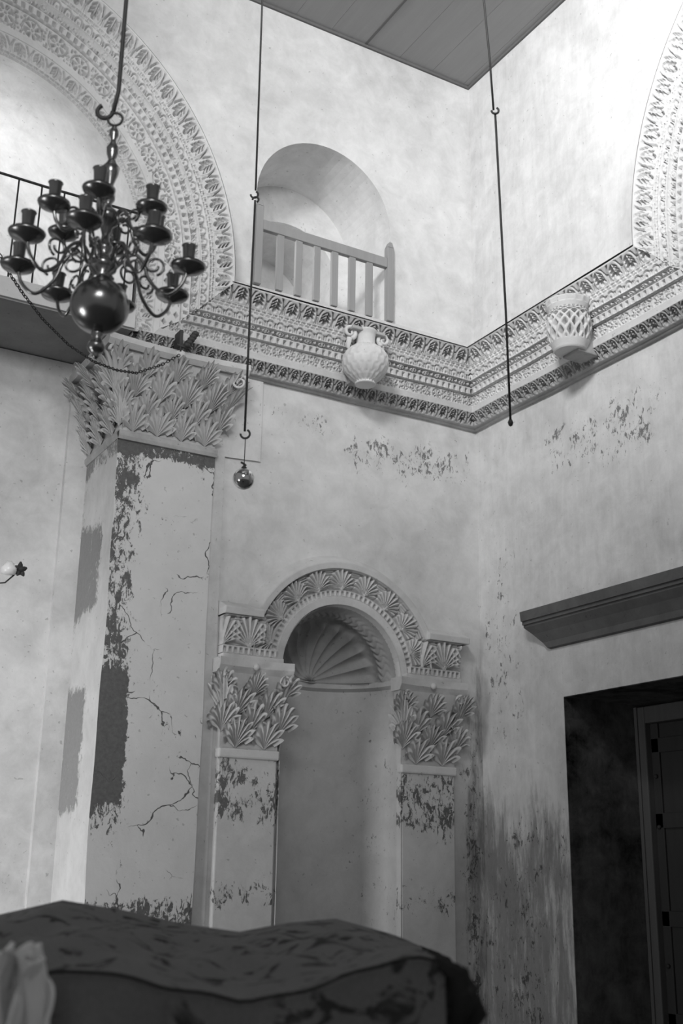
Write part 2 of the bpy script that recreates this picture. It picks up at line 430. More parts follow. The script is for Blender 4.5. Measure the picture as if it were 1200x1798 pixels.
def eggs(P, h):
    def f(u, t):
        i = np.floor(u/P+.5); uu = (u/P-i)*P; v = (t-.5)*h; a = P*.5-np.abs(uu)
        q = np.sqrt((uu/.30/P)**2+(v/.40/h)**2)
        c = sd(np.abs(q-1)*.3*P-.045*P)
        c = np.maximum(c, .6*sd(np.abs(q-.45)*.3*P-.02*P))
        st = (a/.17/P)**.6+(np.abs(v)/.42/h)**.6-1
        return np.maximum(c, .9*sd(-st*.05)*sd(q*-.05+.05+.008))
    return f
def dentils(P, h, fill=.40):
    def f(u, t):
        i = np.floor(u/P); uu = u/P-i-.5
        return sd((np.abs(uu)-fill/2)*P)*sd((np.abs(t-.45)-.33)*h)
    return f
def rinceau(P, h):
    def f(u, t):
        v = t*h; x = u/P; pan = np.floor(u/(P*2.3)); c = np.zeros_like(u*t)
        # scroll panels
        for off, vc, s in ((.25, .42, 1), (.75, .58, -1)):
            i = np.floor(x-off+.5); uu = (x-off-i)*P; vv = v-vc*h
            r = np.hypot(uu, vv); an = np.arctan2(vv*s, uu)
            rr = r/(.40*h)
            slots = sd((-np.cos(an*7+rr*1.2)+.15)*r*.14)*sd(.35*.4*h-r)*sd(r-.38*h)
            c = np.maximum(c, slots); c = np.maximum(c, .8*sd(np.abs(r-.46*h)-.028*h)*sd(-(vv*s)-.2*h))
            c = np.maximum(c, .8*sd(r-.05*h))
        vine = .5*h+.33*h*np.sin(2*PI*x)
        c = np.maximum(c, sd(np.abs(v-vine)-.10*h)*0)
        hol = sd(np.hypot(((x*4) % 1-.5)*P/4, (v-(.5-.38*np.sin(2*PI*x))*h))-.07*h)
        c = np.maximum(c, hol*.9)
        gp = .030; gi = np.floor(u/gp); gj = np.floor(v/gp)
        ju = cellr(gi+gj*7.3, 1)*.5+.25; jv = cellr(gi*3.1+gj, 2)*.5+.25
        cellh = sd(np.hypot(u/gp-gi-ju, (v/gp-gj-jv)*.8)*gp-.0075)*(cellr(gi*1.7+gj*5.1, 4) > .35)
        outside = 1-np.clip(sum(sd(np.hypot((x-off-np.floor(x-off+.5))*P, v-vc*h)-.46*h) for off, vc in ((.25, .42), (.75, .58))), 0, 1)
        c = np.maximum(c, cellh*outside)
        # lattice / scale panels now and then
        la = np.abs(((x*5) % 1)-.5)+np.abs(((t*2.5+np.floor(x*5)*.5) % 1)-.5)
        lat = sd((la-.30)*.05)
        c = np.where(cellr(pan, 3) > .62, lat*.8, c)
        return c*sd((.06-t)*h)*sd((t-.94)*h)
    return f
def acanth(P, h, nf=9):
    """fan shaped acanthus leaves, as depth below the crest"""
    def f(u, t):
        v = t*h; H = np.zeros_like(u*t)
        i0 = np.floor(u/P+.5)
        for k in (-1, 0, 1):
            i = i0+k; uu = u-i*P; lean = (cellr(i, 5)-.5)*.35
            uu = uu - lean*v*.6
            r = np.hypot(uu, v+.02*h); an = np.arctan2(uu, v+.02*h)
            an2 = an/(1+.35*(r/h)); mx = 1.05
            rmax = h*(1.02-.30*(an2/mx)**2)
            ph = (an2/mx*.5+.5)*nf; fr = np.abs(ph-np.floor(ph)-.5)*2   # 0 at finger axis
            bite = .12*h*fr**2
            inside = sd(r-(rmax-bite))*sd((np.abs(an2)-mx)*.06)
            ridge = 1-.85*fr**1.6*np.clip(r/h*2.0, .15, 1)
            H = np.maximum(H, inside*ridge)
        a = np.abs((u/P) % 1 - .5)*P        # small bud between the leaves, at the top
        bud = sd(np.hypot(a, (t-.80)*h*.8)-.16*P)
        H = np.maximum(H, bud*(.8-.5*np.abs(np.sin((t*9)*PI))))
        return 1-H
    return f

# one band swept along a wall: cornice.  seg=(z_top,z_bot,p_top,p_bot)
DU = .0055
def rowset(w_, step=.0055): return np.linspace(0, 1, max(2, int(w_/step)+1))
def band_straight(name, mat, parent, wall, u0, u1, seg, fn, depth, lead=None, tail=None, mitre_l=None, phase=0, du=DU):
    """u runs away from the corner (u=0 corner). seg: (z0,p0)->(z1,p1). mitre_l(s): largest u allowed at row s"""
    z0, p0, z1, p1 = seg; ln = math.hypot(z1-z0, p1-p0); s = rowset(ln); u = np.arange(u0, u1+du, du)
    U, S = np.meshgrid(u, s)          # rows: S 0 top..1 bottom
    Z = z0+(z1-z0)*S; Pp = p0+(p1-p0)*S
    C = fn(U+phase, 1-S)*depth if fn else np.zeros_like(U)
    C = C*np.clip(np.minimum(S, 1-S)*ln/.004, 0, 1)
    wob = .004*np.sin(U*2.1+z0*9)+.003*np.sin(U*5.3+z0*3)
    nz, npp = (p1-p0)/ln, -(z1-z0)/ln    # outward normal (p,z) : (npp, nz)
    if npp < 0: nz, npp = -nz, -npp
    Pq = Pp-C*npp; Zq = Z-C*nz + wob
    rows = [(Pq, Zq, U, S)]
    def extra(z, p, sv): 
        return (np.full((1, len(u)), p), np.full((1, len(u)), z)+wob[:1], u[None, :], np.full((1, len(u)), sv))
    pre = [extra(z, p, 0.) for z, p in (lead or [])]; post = [extra(z, p, 1.) for z, p in (tail or [])]
    allr = pre+rows+post
    Pq = np.concatenate([a[0] for a in allr]); Zq = np.concatenate([a[1] for a in allr]); Uq = np.concatenate([a[2] for a in allr]); Sq = np.concatenate([a[3] for a in allr])
    if mitre_l is not None: Uq = np.minimum(Uq, mitre_l(Sq))
    Uq = np.maximum(Uq, Pq)           # mitre at the room corner
    X = np.empty(Pq.shape+(3,))
    if wall == 'A': X[..., 0] = -Uq; X[..., 1] = -Pq
    else: X[..., 1] = -Uq; X[..., 0] = -Pq
    X[..., 2] = Zq
    return grid(name, X, mat, parent, flip=(wall == 'A'))
def band_arch(name, mat, parent, wall, rho0, rho1, p0, p1, fn, depth, zm, lead=None, tail=None, th1=PI*.78, phase=0, du=DU):
    c0 = arch_c(rho0); c1 = arch_c(rho1); wid = .9*(rho1-rho0)
    ln = math.hypot(wid, p1-p0); s = rowset(ln)
    rm = (c0[2]+c1[2])/2; st = .78
    a = np.arange(-st, rm*th1, du)
    A_, S = np.meshgrid(a, s)
    def place(Sx, Ax):
        rho = rho0+(rho1-rho0)*Sx
        cx = AO[0]+(AI[0]-AO[0])*rho; cz = AO[1]+(AI[1]-AO[1])*rho; r = AO[2]+(AI[2]-AO[2])*rho
        th = np.maximum(Ax, 0)/rm
        x = cx+r*np.cos(th); z = cz+r*np.sin(th)+np.minimum(Ax, 0); zmin = zm(Sx)
        return x, np.maximum(z, zmin), th
    C = fn(A_+phase, 1-S)*depth if fn else np.zeros_like(A_)
    C = C*np.clip(np.minimum(S, 1-S)*ln/.004, 0, 1)
    x, z, th = place(S, A_); Pp = p0+(p1-p0)*S - C + .003*np.sin(A_*4+rho0*9)
    allr = [(x, z, Pp)]
    def ext(rho, p):
        sv = (rho-rho0)/(rho1-rho0); xx, zz, _ = place(np.full((1, len(a)), sv), a[None, :]); return (xx, zz, np.full((1, len(a)), p))
    allr = [ext(*q) for q in (lead or [])]+allr+[ext(*q) for q in (tail or [])]
    x = np.concatenate([q[0] for q in allr]); z = np.concatenate([q[1] for q in allr]); Pp = np.concatenate([q[2] for q in allr])
    X = np.empty(x.shape+(3,))
    if wall == 'A': X[..., 0] = x; X[..., 1] = -Pp
    else: X[..., 1] = y_right(x); X[..., 0] = -Pp
    X[..., 2] = z
    return grid(name, X, mat, parent, flip=(wall != 'A'))
# name, rho0,rho1, z0,z1, p0,p1, pattern(P,h), period arch, depth, material
BANDS = [
 ('leaf_band',    .00, .165, 6.285, 6.165, .30, .205, palmette, .178, .050),
 ('bead_band',    .17, .235, 6.160, 6.108, .212, .205, beads, .060, .030),
 ('arcade_band',  .24, .335, 6.105, 6.020, .215, .200, arches, .105, .040),
 ('egg_band',     .34, .430, 6.018, 5.968, .195, .155, eggs, .150, .042),
 ('dentil_band',  .43, .500, 5.966, 5.905, .172, .165, dentils, .070, .045),
 ('scroll_frieze', .515, .73, 5.898, 5.795, .135, .125, rinceau, None, .034),
 ('fillet',       .735, .80, 5.790, 5.730, .140, .132, None, 1, 0)]
def mitre_u(rho): return 2.725+.773*rho       # distance from the corner at which cornice and archway meet
def make_cornice(wall, th, umax_extra, impost_end, mitre=mitre_u):
    for (nm, r0, r1, z0, z1, p0, p1, fn, P, d) in BANDS:
        h = math.hypot(z1-z0, p1-p0); f = fn((P or 2.5*h)*(.92 if wall == 'A' else .96), h) if fn else None
        pl = p0-.02
        band_straight(nm, M_stone2 if wall == 'A' else M_stone, th, wall, 0, mitre(r1)+.05, (z0, p0, z1, p1), f, d,
                      lead=[(z0+.012, 0.), (z0+.012, p0)] if nm == 'leaf_band' else [(z0+.004, p0-.03)], tail=[(z1-.003, p1-.05)],
                      mitre_l=lambda S, r0=r0, r1=r1: mitre(r0+(r1-r0)*S))
    f = palmette(.112, .125)
    band_straight('foot_leaf_band', M_stone3, th, wall, 0, impost_end, (5.728, .145, 5.625, .070), f, .045, lead=[(5.733, .10)], tail=[(5.618, .05), (5.618, .035), (5.600, .030), (5.600, 0)])  # bare stone colour with the down-facing band's shade painted in
def make_arch(wall, th, th1, du=DU):
    for (nm, r0, r1, z0, z1, p0, p1, fn, P, d) in BANDS:
        h = .9*(r1-r0); f = fn(P or 2.4*h, h) if fn else None; d = d*1.75
        band_arch(nm, M_stone, th, wall, r0, r1, p0, p1, f, d, lambda S, z0=z0, z1=z1: z0+(z1-z0)*S,
                  lead=[(r0-.012, 0.), (r0-.012, p0)] if nm == 'leaf_band' else [(r0-.004, p0-.03)], tail=[(r1+.004, p1-.05)], th1=th1, du=du, phase=.02)
    f = palmette(.165, .13)
    band_arch('inner_leaf_band', M_stone, th, wall, .805, .945, .128, .10, f, .045, lambda S: 5.733+0*S, lead=[(.80, .09)], th1=th1, du=du)
    band_arch('inner_bead_band', M_stone, th, wall, .945, 1.0, .102, .095, beads(.05, .05), .03, lambda S: 5.733+0*S, tail=[(1.0, .0)], th1=th1, du=du)
arch1 = thing('carved_archway', (-3.1, 0, 5.73), 'large whitewashed archway carved with concentric leaf and bead bands, behind the chandelier', 'archway')
make_arch('A', arch1, PI*.62)
arch2 = thing('carved_archway', (0, -2.9, 5.73), 'sliver of carved whitewashed archway at the right edge above the cornice', 'archway')
make_arch('B', arch2, PI*.5, .009)
corn1 = thing('carved_cornice', (-1.5, 0, 5.6), 'carved stone cornice below the wooden railing, with leaf, arcade and dentil bands', 'cornice')
make_cornice('A', corn1, 0, 3.46)
corn2 = thing('carved_cornice', (0, -1.5, 5.6), 'carved stone cornice on the right wall, behind the basket-shaped stone', 'cornice')
def mitre_b(rho): return 2.50+.773*rho
make_cornice('B', corn2, 0, 9.0, mitre_b)
# plaster weathering above cornices and around arches
mb = MB()
strip(mb, [(-2.74, -.0, 6.50), (0, -.0, 6.52)], [(-2.735, -.315, 6.297), (-.315, -.315, 6.297)])
strip(mb, [(0, 0, 6.52), (0, -2.45, 6.50)], [(-.315, -.315, 6.297), (-.315, -2.50, 6.297)])
tag(mb.build('trim_3', M_trim), kind='structure')
mb = MB()
cx, cz, r = AO
def arc(rr, y, f): return [f(cx+rr*math.cos(a), y, cz+rr*math.sin(a)) for a in np.linspace(0, PI*.8, 60)]
fA = lambda x, y, z: (x, y, z); fB = lambda x, y, z: (y, y_right(x), z)
for f in (fA, fB):
    strip(mb, [f(cx+r+.11, 0, 6.25)]+arc(r+.11, 0, f), [f(cx+r+.012, -.302, 6.29)]+arc(r+.012, -.302, f))
tag(mb.build('trim_4', M_trim), kind='structure')

# ------------------------------------------------------------------ acanthus leaves for capitals
def leaf_mb(mb, W, H, curl, place, nf=9):
    """one acanthus leaf: a fanned sheet with ridged, lobed fingers, tip curling outward; place(a,b,c) -> 3D"""
    mx = 1.25; na = nf*6; nr = 13; base = len(mb.v)
    for i in range(na+1):
        q = i/na; an = (q*2-1)*mx; ph = q*nf; fr = abs(ph-math.floor(ph)-.5)*2
        if i in (0, na): fr = 1
        lob = (1-.44*(an/mx)**2)*(1-.26*fr**2.2)
        jit = 1+.05*math.sin(ph*7.3+W*50)
        for j in range(nr+1):
            s = j/nr; r = s*lob*jit
            a_ = math.sin(an*(.55+.45*s))*r*W*.66
            b_ = (math.cos(an*(.75+.25*s))*r*.92+.07*s)*H
            c_ = .014+curl*max(0, b_/H)**1.7 + .056*(1-fr**1.1)*min(1, s*1.6)*(H/.27) - .012*abs(an/mx)*s
            if s > .78: c_ += (s-.78)*.07*H/.27; b_ -= (s-.78)**2*1.6*H
            mb.v.append(tuple(place(a_, b_, c_)))
    for i in range(na):
        for j in range(nr):
            o = base+i*(nr+1)+j; mb.f.append((o, o+1, o+nr+2, o+nr+1))

def leaf_obj(parent, mat, W, H, curl, place, nf=9):
    mb = MB(); leaf_mb(mb, W, H, curl, place, nf); o = mb.build('acanthus_leaf', mat, parent, smooth=True); return o

def capital(th, mat, x0, x1, p0, zb, zt, fl, ptop, rows, yback=.0, side=False, sdepth=0, abac=.10):
    """x0..x1 at the foot, flare fl at top, projection p0->ptop"""
    H = zt-abac-zb
    def prof(v): return min(1, max(0, v/H))**2.0
    mb = MB(); N = 10
    for i in range(N):
        a, b = i/N*H, (i+1)/N*H
        fa, fb = prof(a), prof(b)
        mb.frustum((x0-(fl*.75*fa if side else fl*.55*fa)+.0, x1+fl*.55*fa, -(p0+(ptop-p0)*.55*fa), yback, zb+a),
                   (x0-(fl*.75*fb if side else fl*.55*fb), x1+fl*.55*fb, -(p0+(ptop-p0)*.55*fb), yback, zb+b))
    mb.build('bell', M_stone2, th)
    # abacus with concave front edge
    mb = MB(); n = 14; pts = []
    for i in range(n+1):
        t = i/n; x = (x0-fl)+(x1-x0+2*fl)*t; cc = .045*(1-(2*t-1)**2)
        pts.append((x, -(ptop-cc)))
    back = [(x1+fl, yback), (x0-fl, yback)]
    ring = pts+back; k = len(ring)
    lo = [(x+(.0), y+.03 if y < -.01 else y, zt-abac) for x, y in ring]; mi = [(x, y, zt-abac*.55) for x, y in ring]; hi = [(x, y, zt) for x, y in ring]
    mb.add(lo+mi+hi, [(i, (i+1) % k, (i+1) % k+k, i+k) for i in range(k)]+[(i+k, (i+1) % k+k, (i+1) % k+2*k, i+2*k) for i in range(k)]+[tuple(reversed(range(k))), tuple(range(2*k, 3*k))])
    mb.build('abacus', mat, th)
    w_ = x1-x0
    for (v0, cnt, hh, ww, cu, offs) in rows:
        for i in range(cnt):
            t = (i+.5+offs)/cnt if not offs else i/(cnt-1)
            def place(a, b, c, t=t, v0=v0):
                v = v0+b; q = prof(v); x = x0-fl*.55*q+(w_+1.1*fl*q)*t+a
                return (x, -(p0+(ptop-p0)*.55*q)-c, zb+v)
            leaf_obj(th, mat, ww*random.uniform(.88, 1.14), hh*random.uniform(.93, 1.10), cu*random.uniform(.7, 1.4), place, random.choice((7, 9)))
        if side:
            ns = 3 if not offs else 3
            for i in range(ns):
                t = (i+.5)/ns if not offs else (i+.15)/(ns-.4)
                def place(a, b, c, t=t, v0=v0):
                    v = v0+b; q = prof(v); y = -(p0)+(sdepth+p0)*t*(1+.1*q)-a
                    return (x0-fl*.75*q-c, y, zb+v)
                leaf_obj(th, mat, ww*.95, hh, cu, place)
    return H, prof

def corner_leaf(th, mat, cx_, cy_, dx, dy, zb, H, W, curl, base=0):
    """leaf standing on a capital's corner and curling outward along (dx,dy)"""
    l = math.hypot(dx, dy); dx /= l; dy /= l; tx, ty = -dy, dx
    def place(a, b, c):
        q = max(0, b/H); out = base+curl*q**1.7+c*.5
        return (cx_+dx*(out-abs(a)*.35)+tx*a, cy_+dy*(out-abs(a)*.35)+ty*a, zb+b)
    leaf_obj(th, mat, W, H, .05, place, 9)

def volute(th, mat, c, r, ax, w_=.05):
    """small scroll; ax = direction (dx,dy) of the scroll plane"""
    mb = MB(); d = Vector((ax[0], ax[1], 0)).normalized(); pts = []; rs = []
    for i in range(34):
        a = i/33*PI*3.2; rr = r*(1-.75*i/33); pts.append(Vector(c)+d*(rr*math.cos(a))+Vector((0, 0, rr*math.sin(a)))); rs.append(w_*(.30-.14*i/33))
    mb.tube(pts, rs, 7); mb.build('volute', mat, th, smooth=True)

# ------------------------------------------------------------------ pier with capital
PX0, PX1, PP = -3.54, -2.715, .06
pier = thing('cracked_pier', (-3.13, 0, 0), 'tall square plaster pier with cracks and dark flaked strip along its left edge', 'pier')
def rough_panel(name, mat, parent, f3, nu, nv, amp, edges=True):
    P = np.empty((nv, nu, 3)); u = np.linspace(0, 1, nu); v = np.linspace(0, 1, nv)
    ph = RNG.random(6)*6
    for j, b in enumerate(v):
        for i, a in enumerate(u):
            P[j, i] = f3(a, b)
    return grid(name, P, mat, parent)
def wob(z, k=0): return .006*math.sin(z*2.3+k)+.004*math.sin(z*6.1+k*2)
mb = MB()
n = 60; zs = np.linspace(0, 4.86, n)
fr = [(PX0+wob(z), -PP, z) for z in zs]; fe = [(PX1+wob(z, 2)*.6, -PP, z) for z in zs]
strip(mb, fr, fe); strip(mb, fe, [(PX1+wob(z, 2)*.6, .0, z) for z in zs])
mb.add([fr[-1], fe[-1], (PX1, 0, 4.86), (PX0, 0, 4.86)], [(0, 1, 2, 3)])
o = mb.build('front_face', M_pier, pier)
mb = MB(); strip(mb, [(PX0+.0, yb, z) for z in zs], fr); o = mb.build('side_face', M_pside, pier)
mb = MB()
n = 30
for seg in (((PX0-.012, -PP-.02), (PX1+.01, -PP-.02)), ((PX0-.012, yb), (PX0-.012, -PP-.02))):
    (a0, b0), (a1, b1) = seg
    pts = [(a0+(a1-a0)*i/n, b0+(b1-b0)*i/n) for i in range(n+1)]
    mbp = [(4.80, 0), (4.825, .012), (4.855, .014), (4.875, 0)]
    for (za, oa), (zc, oc) in zip(mbp[:-1], mbp[1:]):
        if b0 == b1: strip(mb, [(x, y-oa, za) for x, y in pts], [(x, y-oc, zc) for x, y in pts])
        else: strip(mb, [(x-oa, y, za) for x, y in pts], [(x-oc, y, zc) for x, y in pts])
mb.add([(PX0-.012, -PP-.02, 4.8), (PX1+.01, -PP-.02, 4.8), (PX1+.01, 0, 4.8), (PX0-.012, 0, 4.8)], [(0, 3, 2, 1)])
mb.add([(PX0-.012, -PP-.02, 4.8), (PX0-.012, yb, 4.8), (PX0+.01, yb, 4.8), (PX0+.01, -PP, 4.8)], [(0, 1, 2, 3)])
mb.build('astragal', M_stone3, pier)

capt = thing('pier_capital', (-3.13, 0, 4.87), 'large acanthus leaf capital on top of the cracked pier, under the hanging chain', 'capital')
H, prof = capital(capt, M_stone2, PX0, PX1, PP, 4.87, 5.60, .20, .26,
        [(.0, 4, .27, .31, .035, 0), (.14, 5, .25, .27, .04, 1), (.28, 4, .26, .29, .05, 0), (.46, 5, .23, .26, .06, 1)], yback=yb-.0, side=True, sdepth=yb, abac=.085)
corner_leaf(capt, M_stone2, PX0, -PP, -1, -.8, 4.90, .30, .26, .08, .01)
corner_leaf(capt, M_stone2, PX0-.07, -PP-.05, -1, -.8, 5.16, .32, .32, .16, .01)
corner_leaf(capt, M_stone2, PX1+.03, -PP-.04, 1, -.6, 5.12, .34, .34, .20, .01)
corner_leaf(capt, M_stone2, PX0-.04, yb-.12, -1, .2, 5.1, .36, .40, .16, .01)
volute(capt, M_stone2, (PX1+.12, -.22, 5.44), .07, (1, -.6)); volute(capt, M_stone2, (PX0-.13, -.2, 5.45), .07, (-1, -.6))
mb = MB(); mb.sphere((-3.13, -.22, 5.555), .045, 14, 8); mb.build('boss', M_stone, capt, smooth=True)

# ------------------------------------------------------------------ shell niche
NX, NZ, NR = -1.46, 3.15, .57
niche = thing('shell_niche', (NX, 0, .75), 'round-headed wall niche with a carved scallop shell hood between two pilasters', 'niche')
# recess: half cylinder + rim
a = np.linspace(0, PI, 49); z = np.linspace(.75, NZ, 40)
Pm = np.empty((40, 49, 3))
for j in range(40):
    Pm[j, :, 0] = NX+NR*np.cos(a); Pm[j, :, 1] = .02+NR*np.sin(a)*1.0; Pm[j, :, 2] = z[j]
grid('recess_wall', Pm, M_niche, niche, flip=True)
mb = MB()
strip(mb, [(x, -.05, zz) for x, zz in nich], [(x, .03, zz) for x, zz in nich])
mb.add([(-2.03, 0, .75), (-.89, 0, .75), (-.89, .6, .75), (-2.03, .6, .75)], [(0, 1, 2, 3)])
mb.build('jamb', M_pil, niche)
# conch: spherical hood, fluted
na, nb_ = 110, 260
al = np.linspace(.0, PI/2, na); be = np.linspace(0, PI, nb_)
AL, BE = np.meshgrid(al, be, indexing='ij')
fl_ = np.abs(np.sin(BE*10.0))**.8; edge = 1.00+.07*np.abs(np.cos(BE*10.0))
rr = NR*np.ones_like(AL)
ins = 1/(1+np.exp((AL-edge)*60))
prof_ = np.clip(AL/.25, 0, 1)
rr = rr - ins*(.022+.050*(1-fl_)*prof_*np.clip(AL, .2, 1)) 
hub = np.exp(-(AL/.11)**2)*.05*(1+.4*np.cos(BE*16)); rr -= hub
ring = np.exp(-((AL-1.28)/.12)**2)*(.02+.02*np.abs(np.sin(BE*26+np.sin(AL*40))))
rr -= ring
Pm = np.stack([NX+rr*np.sin(AL)*np.cos(BE), .02+rr*np.cos(AL), NZ+rr*np.sin(AL)*np.sin(BE)], -1)
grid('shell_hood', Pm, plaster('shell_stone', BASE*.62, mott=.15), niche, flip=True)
# horizontal rim at the foot of the shell
mb = MB()
pr = [(NX+(NR-.0)*math.cos(t), .02+(NR-.0)*math.sin(t)) for t in np.linspace(0, PI, 50)]
pi_ = [(NX+(NR-.035)*math.cos(t), .02+(NR-.035)*math.sin(t)) for t in np.linspace(0, PI, 50)]
strip(mb, [(x, y, NZ-.07) for x, y in pr], [(x, y, NZ-.045) for x, y in pi_]); strip(mb, [(x, y, NZ-.045) for x, y in pi_], [(x, y, NZ-.005) for x, y in pi_]); strip(mb, [(x, y, NZ-.005) for x, y in pi_], [(x, y, NZ+.01) for x, y in pr])
mb.build('shell_rim', M_niche, niche, smooth=False)
# archivolt bands: r,p ; plus straight horizontal runs
def niche_band(name, mat, r0, r1, p0, p1, fn, depth, lead=None, tail=None, cut=0):
    ln = math.hypot(r1-r0, p1-p0); s = rowset(ln, .005); rm = (r0+r1)/2; a = np.arange(rm*cut, rm*(PI-cut)+.005, .005); A_, S = np.meshgrid(a, s)
    C = (fn(A_, S)*depth if fn else 0*A_)*np.clip(np.minimum(S, 1-S)*ln/.004, 0, 1)
    R_ = r0+(r1-r0)*S; Pp = p0+(p1-p0)*S-C; th = A_/rm
    def ext(r, p): return (np.full((1, len(a)), r), np.full((1, len(a)), p))
    rows = [ext(*q) for q in (lead or [])]+[(R_, Pp)]+[ext(*q) for q in (tail or [])]
    R_ = np.concatenate([q[0] for q in rows]); Pp = np.concatenate([q[1] for q in rows]); th = np.broadcast_to((a/rm)[None, :], R_.shape)
    X = np.stack([NX+R_*np.cos(th), -Pp, NZ+.01+R_*np.sin(th)], -1)
    return grid(name, X, mat, niche, flip=False)
niche_band('inner_moulding', M_stone2, NR-.003, .635, .045, .055, None, 0, lead=[(NR-.003, -.02)], tail=[(.64, .04)])
niche_band('arch_dentil_band', M_stone2, .638, .690, .052, .056, dentils(.047, .052, .5), .03)
niche_band('arch_leaf_band', M_stone2, .692, .862, .060, .105, acanth(.250, .17, 11), .065, lead=[(.690, .045)])
niche_band('outer_moulding', M_stone2, .864, .915, .112, .118, None, 0, lead=[(.864, .09)], tail=[(.93, .11), (.995, .0)], cut=.41)
def run(name, mat, xa, xb, z0, z1, p0, p1, fn, depth, lead=None, tail=None, wrapL=True, wrapR=True):
    """horizontal run z0 (foot) -> z1 (top)"""
    ln = math.hypot(z1-z0, p1-p0); s = rowset(ln, .005); a = np.arange(0, xb-xa+.005, .005); A_, S = np.meshgrid(a, s)
    C = (fn(A_, S)*depth if fn else 0*A_)*np.clip(np.minimum(S, 1-S)*ln/.004, 0, 1)
    Zz = z0+(z1-z0)*S; Pp = p0+(p1-p0)*S-C
    def ext(zv, p): return (np.full((1, len(a)), zv), np.full((1, len(a)), p))
    rows = [ext(*q) for q in (lead or [])]+[(Zz, Pp)]+[ext(*q) for q in (tail or [])]
    Zz = np.concatenate([q[0] for q in rows]); Pp = np.concatenate([q[1] for q in rows]); A2 = np.broadcast_to(a[None, :], Zz.shape)
    X = np.stack([xa+np.minimum(A2, xb-xa), -Pp, Zz], -1)
    # end returns to the wall
    e0 = X[:, :1].copy(); e0[..., 1] = 0; e1 = X[:, -1:].copy(); e1[..., 1] = 0
    X = np.concatenate([e0, X, e1], 1)
    return grid(name, X, mat, niche, flip=True)
for xa, xb, xo0, xo1 in ((-2.585, -2.05, -2.60, -2.26), (-.87, -.30, -.66, -.235)):
    run('block_fillet', M_stone2, xa, xb, 3.155, 3.195, .11, .11, None, 0, lead=[(3.155, 0)])
    inn_ = (xb-.0) if xa < -2 else xb
    A0, A1 = (xa, -2.10) if xa < -2 else (-.82, xb)
    run('block_dentil_band', M_stone2, A0, A1, 3.20, 3.262, .095, .10, dentils(.047, .06, .5), .03)
    run('block_leaf_band', M_stone2, A0 if xa < -2 else -.70, -2.22 if xa < -2 else A1, 3.265, 3.50, .095, .14, acanth(.235, .23, 11), .06)
    run('block_top_moulding', M_stone2, xo0, xo1, 3.505, 3.555, .155, .165, None, 0, lead=[(3.505, .12)], tail=[(3.565, .155), (3.63, .0)])
for nm, (x0, x1, zc, lab, labc) in {'l': (-2.555, -2.055, 2.47, 'left one of the two flaking pilasters beside the shell niche, nearer the pier', 'leafy capital on the pilaster left of the shell niche, beside the pier'),
                               'r': (-.885, -.345, 2.44, 'right one of the two flaking pilasters beside the shell niche, nearer the room corner', 'leafy capital on the pilaster right of the shell niche, toward the room corner')}.items():
    t = thing('niche_pilaster', ((x0+x1)/2, 0, 0), lab, 'pilaster')
    mb = MB(); mb.box(x0, x1, -.05, .01, 0, zc-.06); mb.build('shaft', M_pil, t, bevel=.01)
    mb = MB(); mb.box(x0-.015, x1+.015, -.075, .01, zc-.075, zc); mb.build('astragal', M_stone, t, bevel=.015)
    c = thing('niche_capital', ((x0+x1)/2, 0, zc), labc, 'capital')
    capital(c, M_stone2, x0, x1, .05, zc, 3.155, .075, .17, [(.0, 2, .26, .37, .03, 0), (.12, 3, .25, .33, .035, 1), (.24, 2, .24, .35, .045, 0), (.40, 3, .21, .28, .05, 1)], yback=0., abac=.11)
    corner_leaf(c, M_stone2, x0+.02, -.05, -1, -1, zc+.22, .36, .30, .12); corner_leaf(c, M_stone2, x1-.02, -.05, 1, -1, zc+.22, .36, .30, .12)
    volute(c, M_stone2, (x0+.0, -.16, 3.0), .045, (-1, -.5), .045); volute(c, M_stone2, (x1, -.16, 3.0), .045, (1, -.5), .045)
    mb = MB(); mb.sphere(((x0+x1)/2, -.145, 3.10), .028, 14, 8); mb.build('boss', M_stone2, c, smooth=True)

# ------------------------------------------------------------------ gallery slab and iron railing beyond the archway
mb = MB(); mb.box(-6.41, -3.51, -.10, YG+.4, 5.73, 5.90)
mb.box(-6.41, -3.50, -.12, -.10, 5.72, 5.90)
tag(mb.build('trim_5', M_slab), kind='structure')
mb = MB(); mb.box(-6.41, -3.505, -.14, -.12, 5.735, 5.90)
tag(mb.build('trim_6', M_trim), kind='structure')
rl = thing('iron_railing', (-4.4, -.1, 5.9), 'thin iron railing with widely spaced rods on the gallery slab beyond the archway', 'railing')
mb = MB(); mb.tube([(-6.3, -.10, 6.78), (-5.2, -.10, 6.80), (-4.3, -.10, 6.79), (-3.52, -.10, 6.80)], .011, 8); mb.build('top_rail', M_iron, rl, smooth=True)
x = -6.2
while x < -3.55:
    mb = MB(); mb.tube([(x, -.10, 5.89), (x+.004, -.10, 6.79)], .007, 6); mb.build('rod', M_iron, rl, smooth=True); x += .185
# ------------------------------------------------------------------ wooden railing in the alcove
wr = thing('wooden_railing', (-1.7, -.03, 6.5), 'plain wooden railing with square balusters across the arched opening', 'railing')
RY = -.02
def zt_(x): return 7.09
for x, top in ((-2.385, 7.34), (-1.0, 7.33)):
    mb = MB(); mb.box(x-.035, x+.035, RY-.035, RY+.03, 6.50, top-.06); mb.frustum((x-.035, x+.035, RY-.035, RY+.03, top-.06), (x-.012, x+.02, RY-.03, RY+.02, top)); mb.build('end_post', M_rail, wr, bevel=.006)
mb = MB(); mb.box(-2.35, -1.035, RY-.03, RY+.02, 7.05, 7.15); mb.build('top_rail', M_rail, wr, bevel=.006)
for i in range(6):
    x = -2.35+(i+1)*(1.315/7); mb = MB(); mb.box(x-.033, x+.033, RY-.02, RY+.018, 6.50, 7.06); mb.build('baluster', M_rail, wr, bevel=.004)

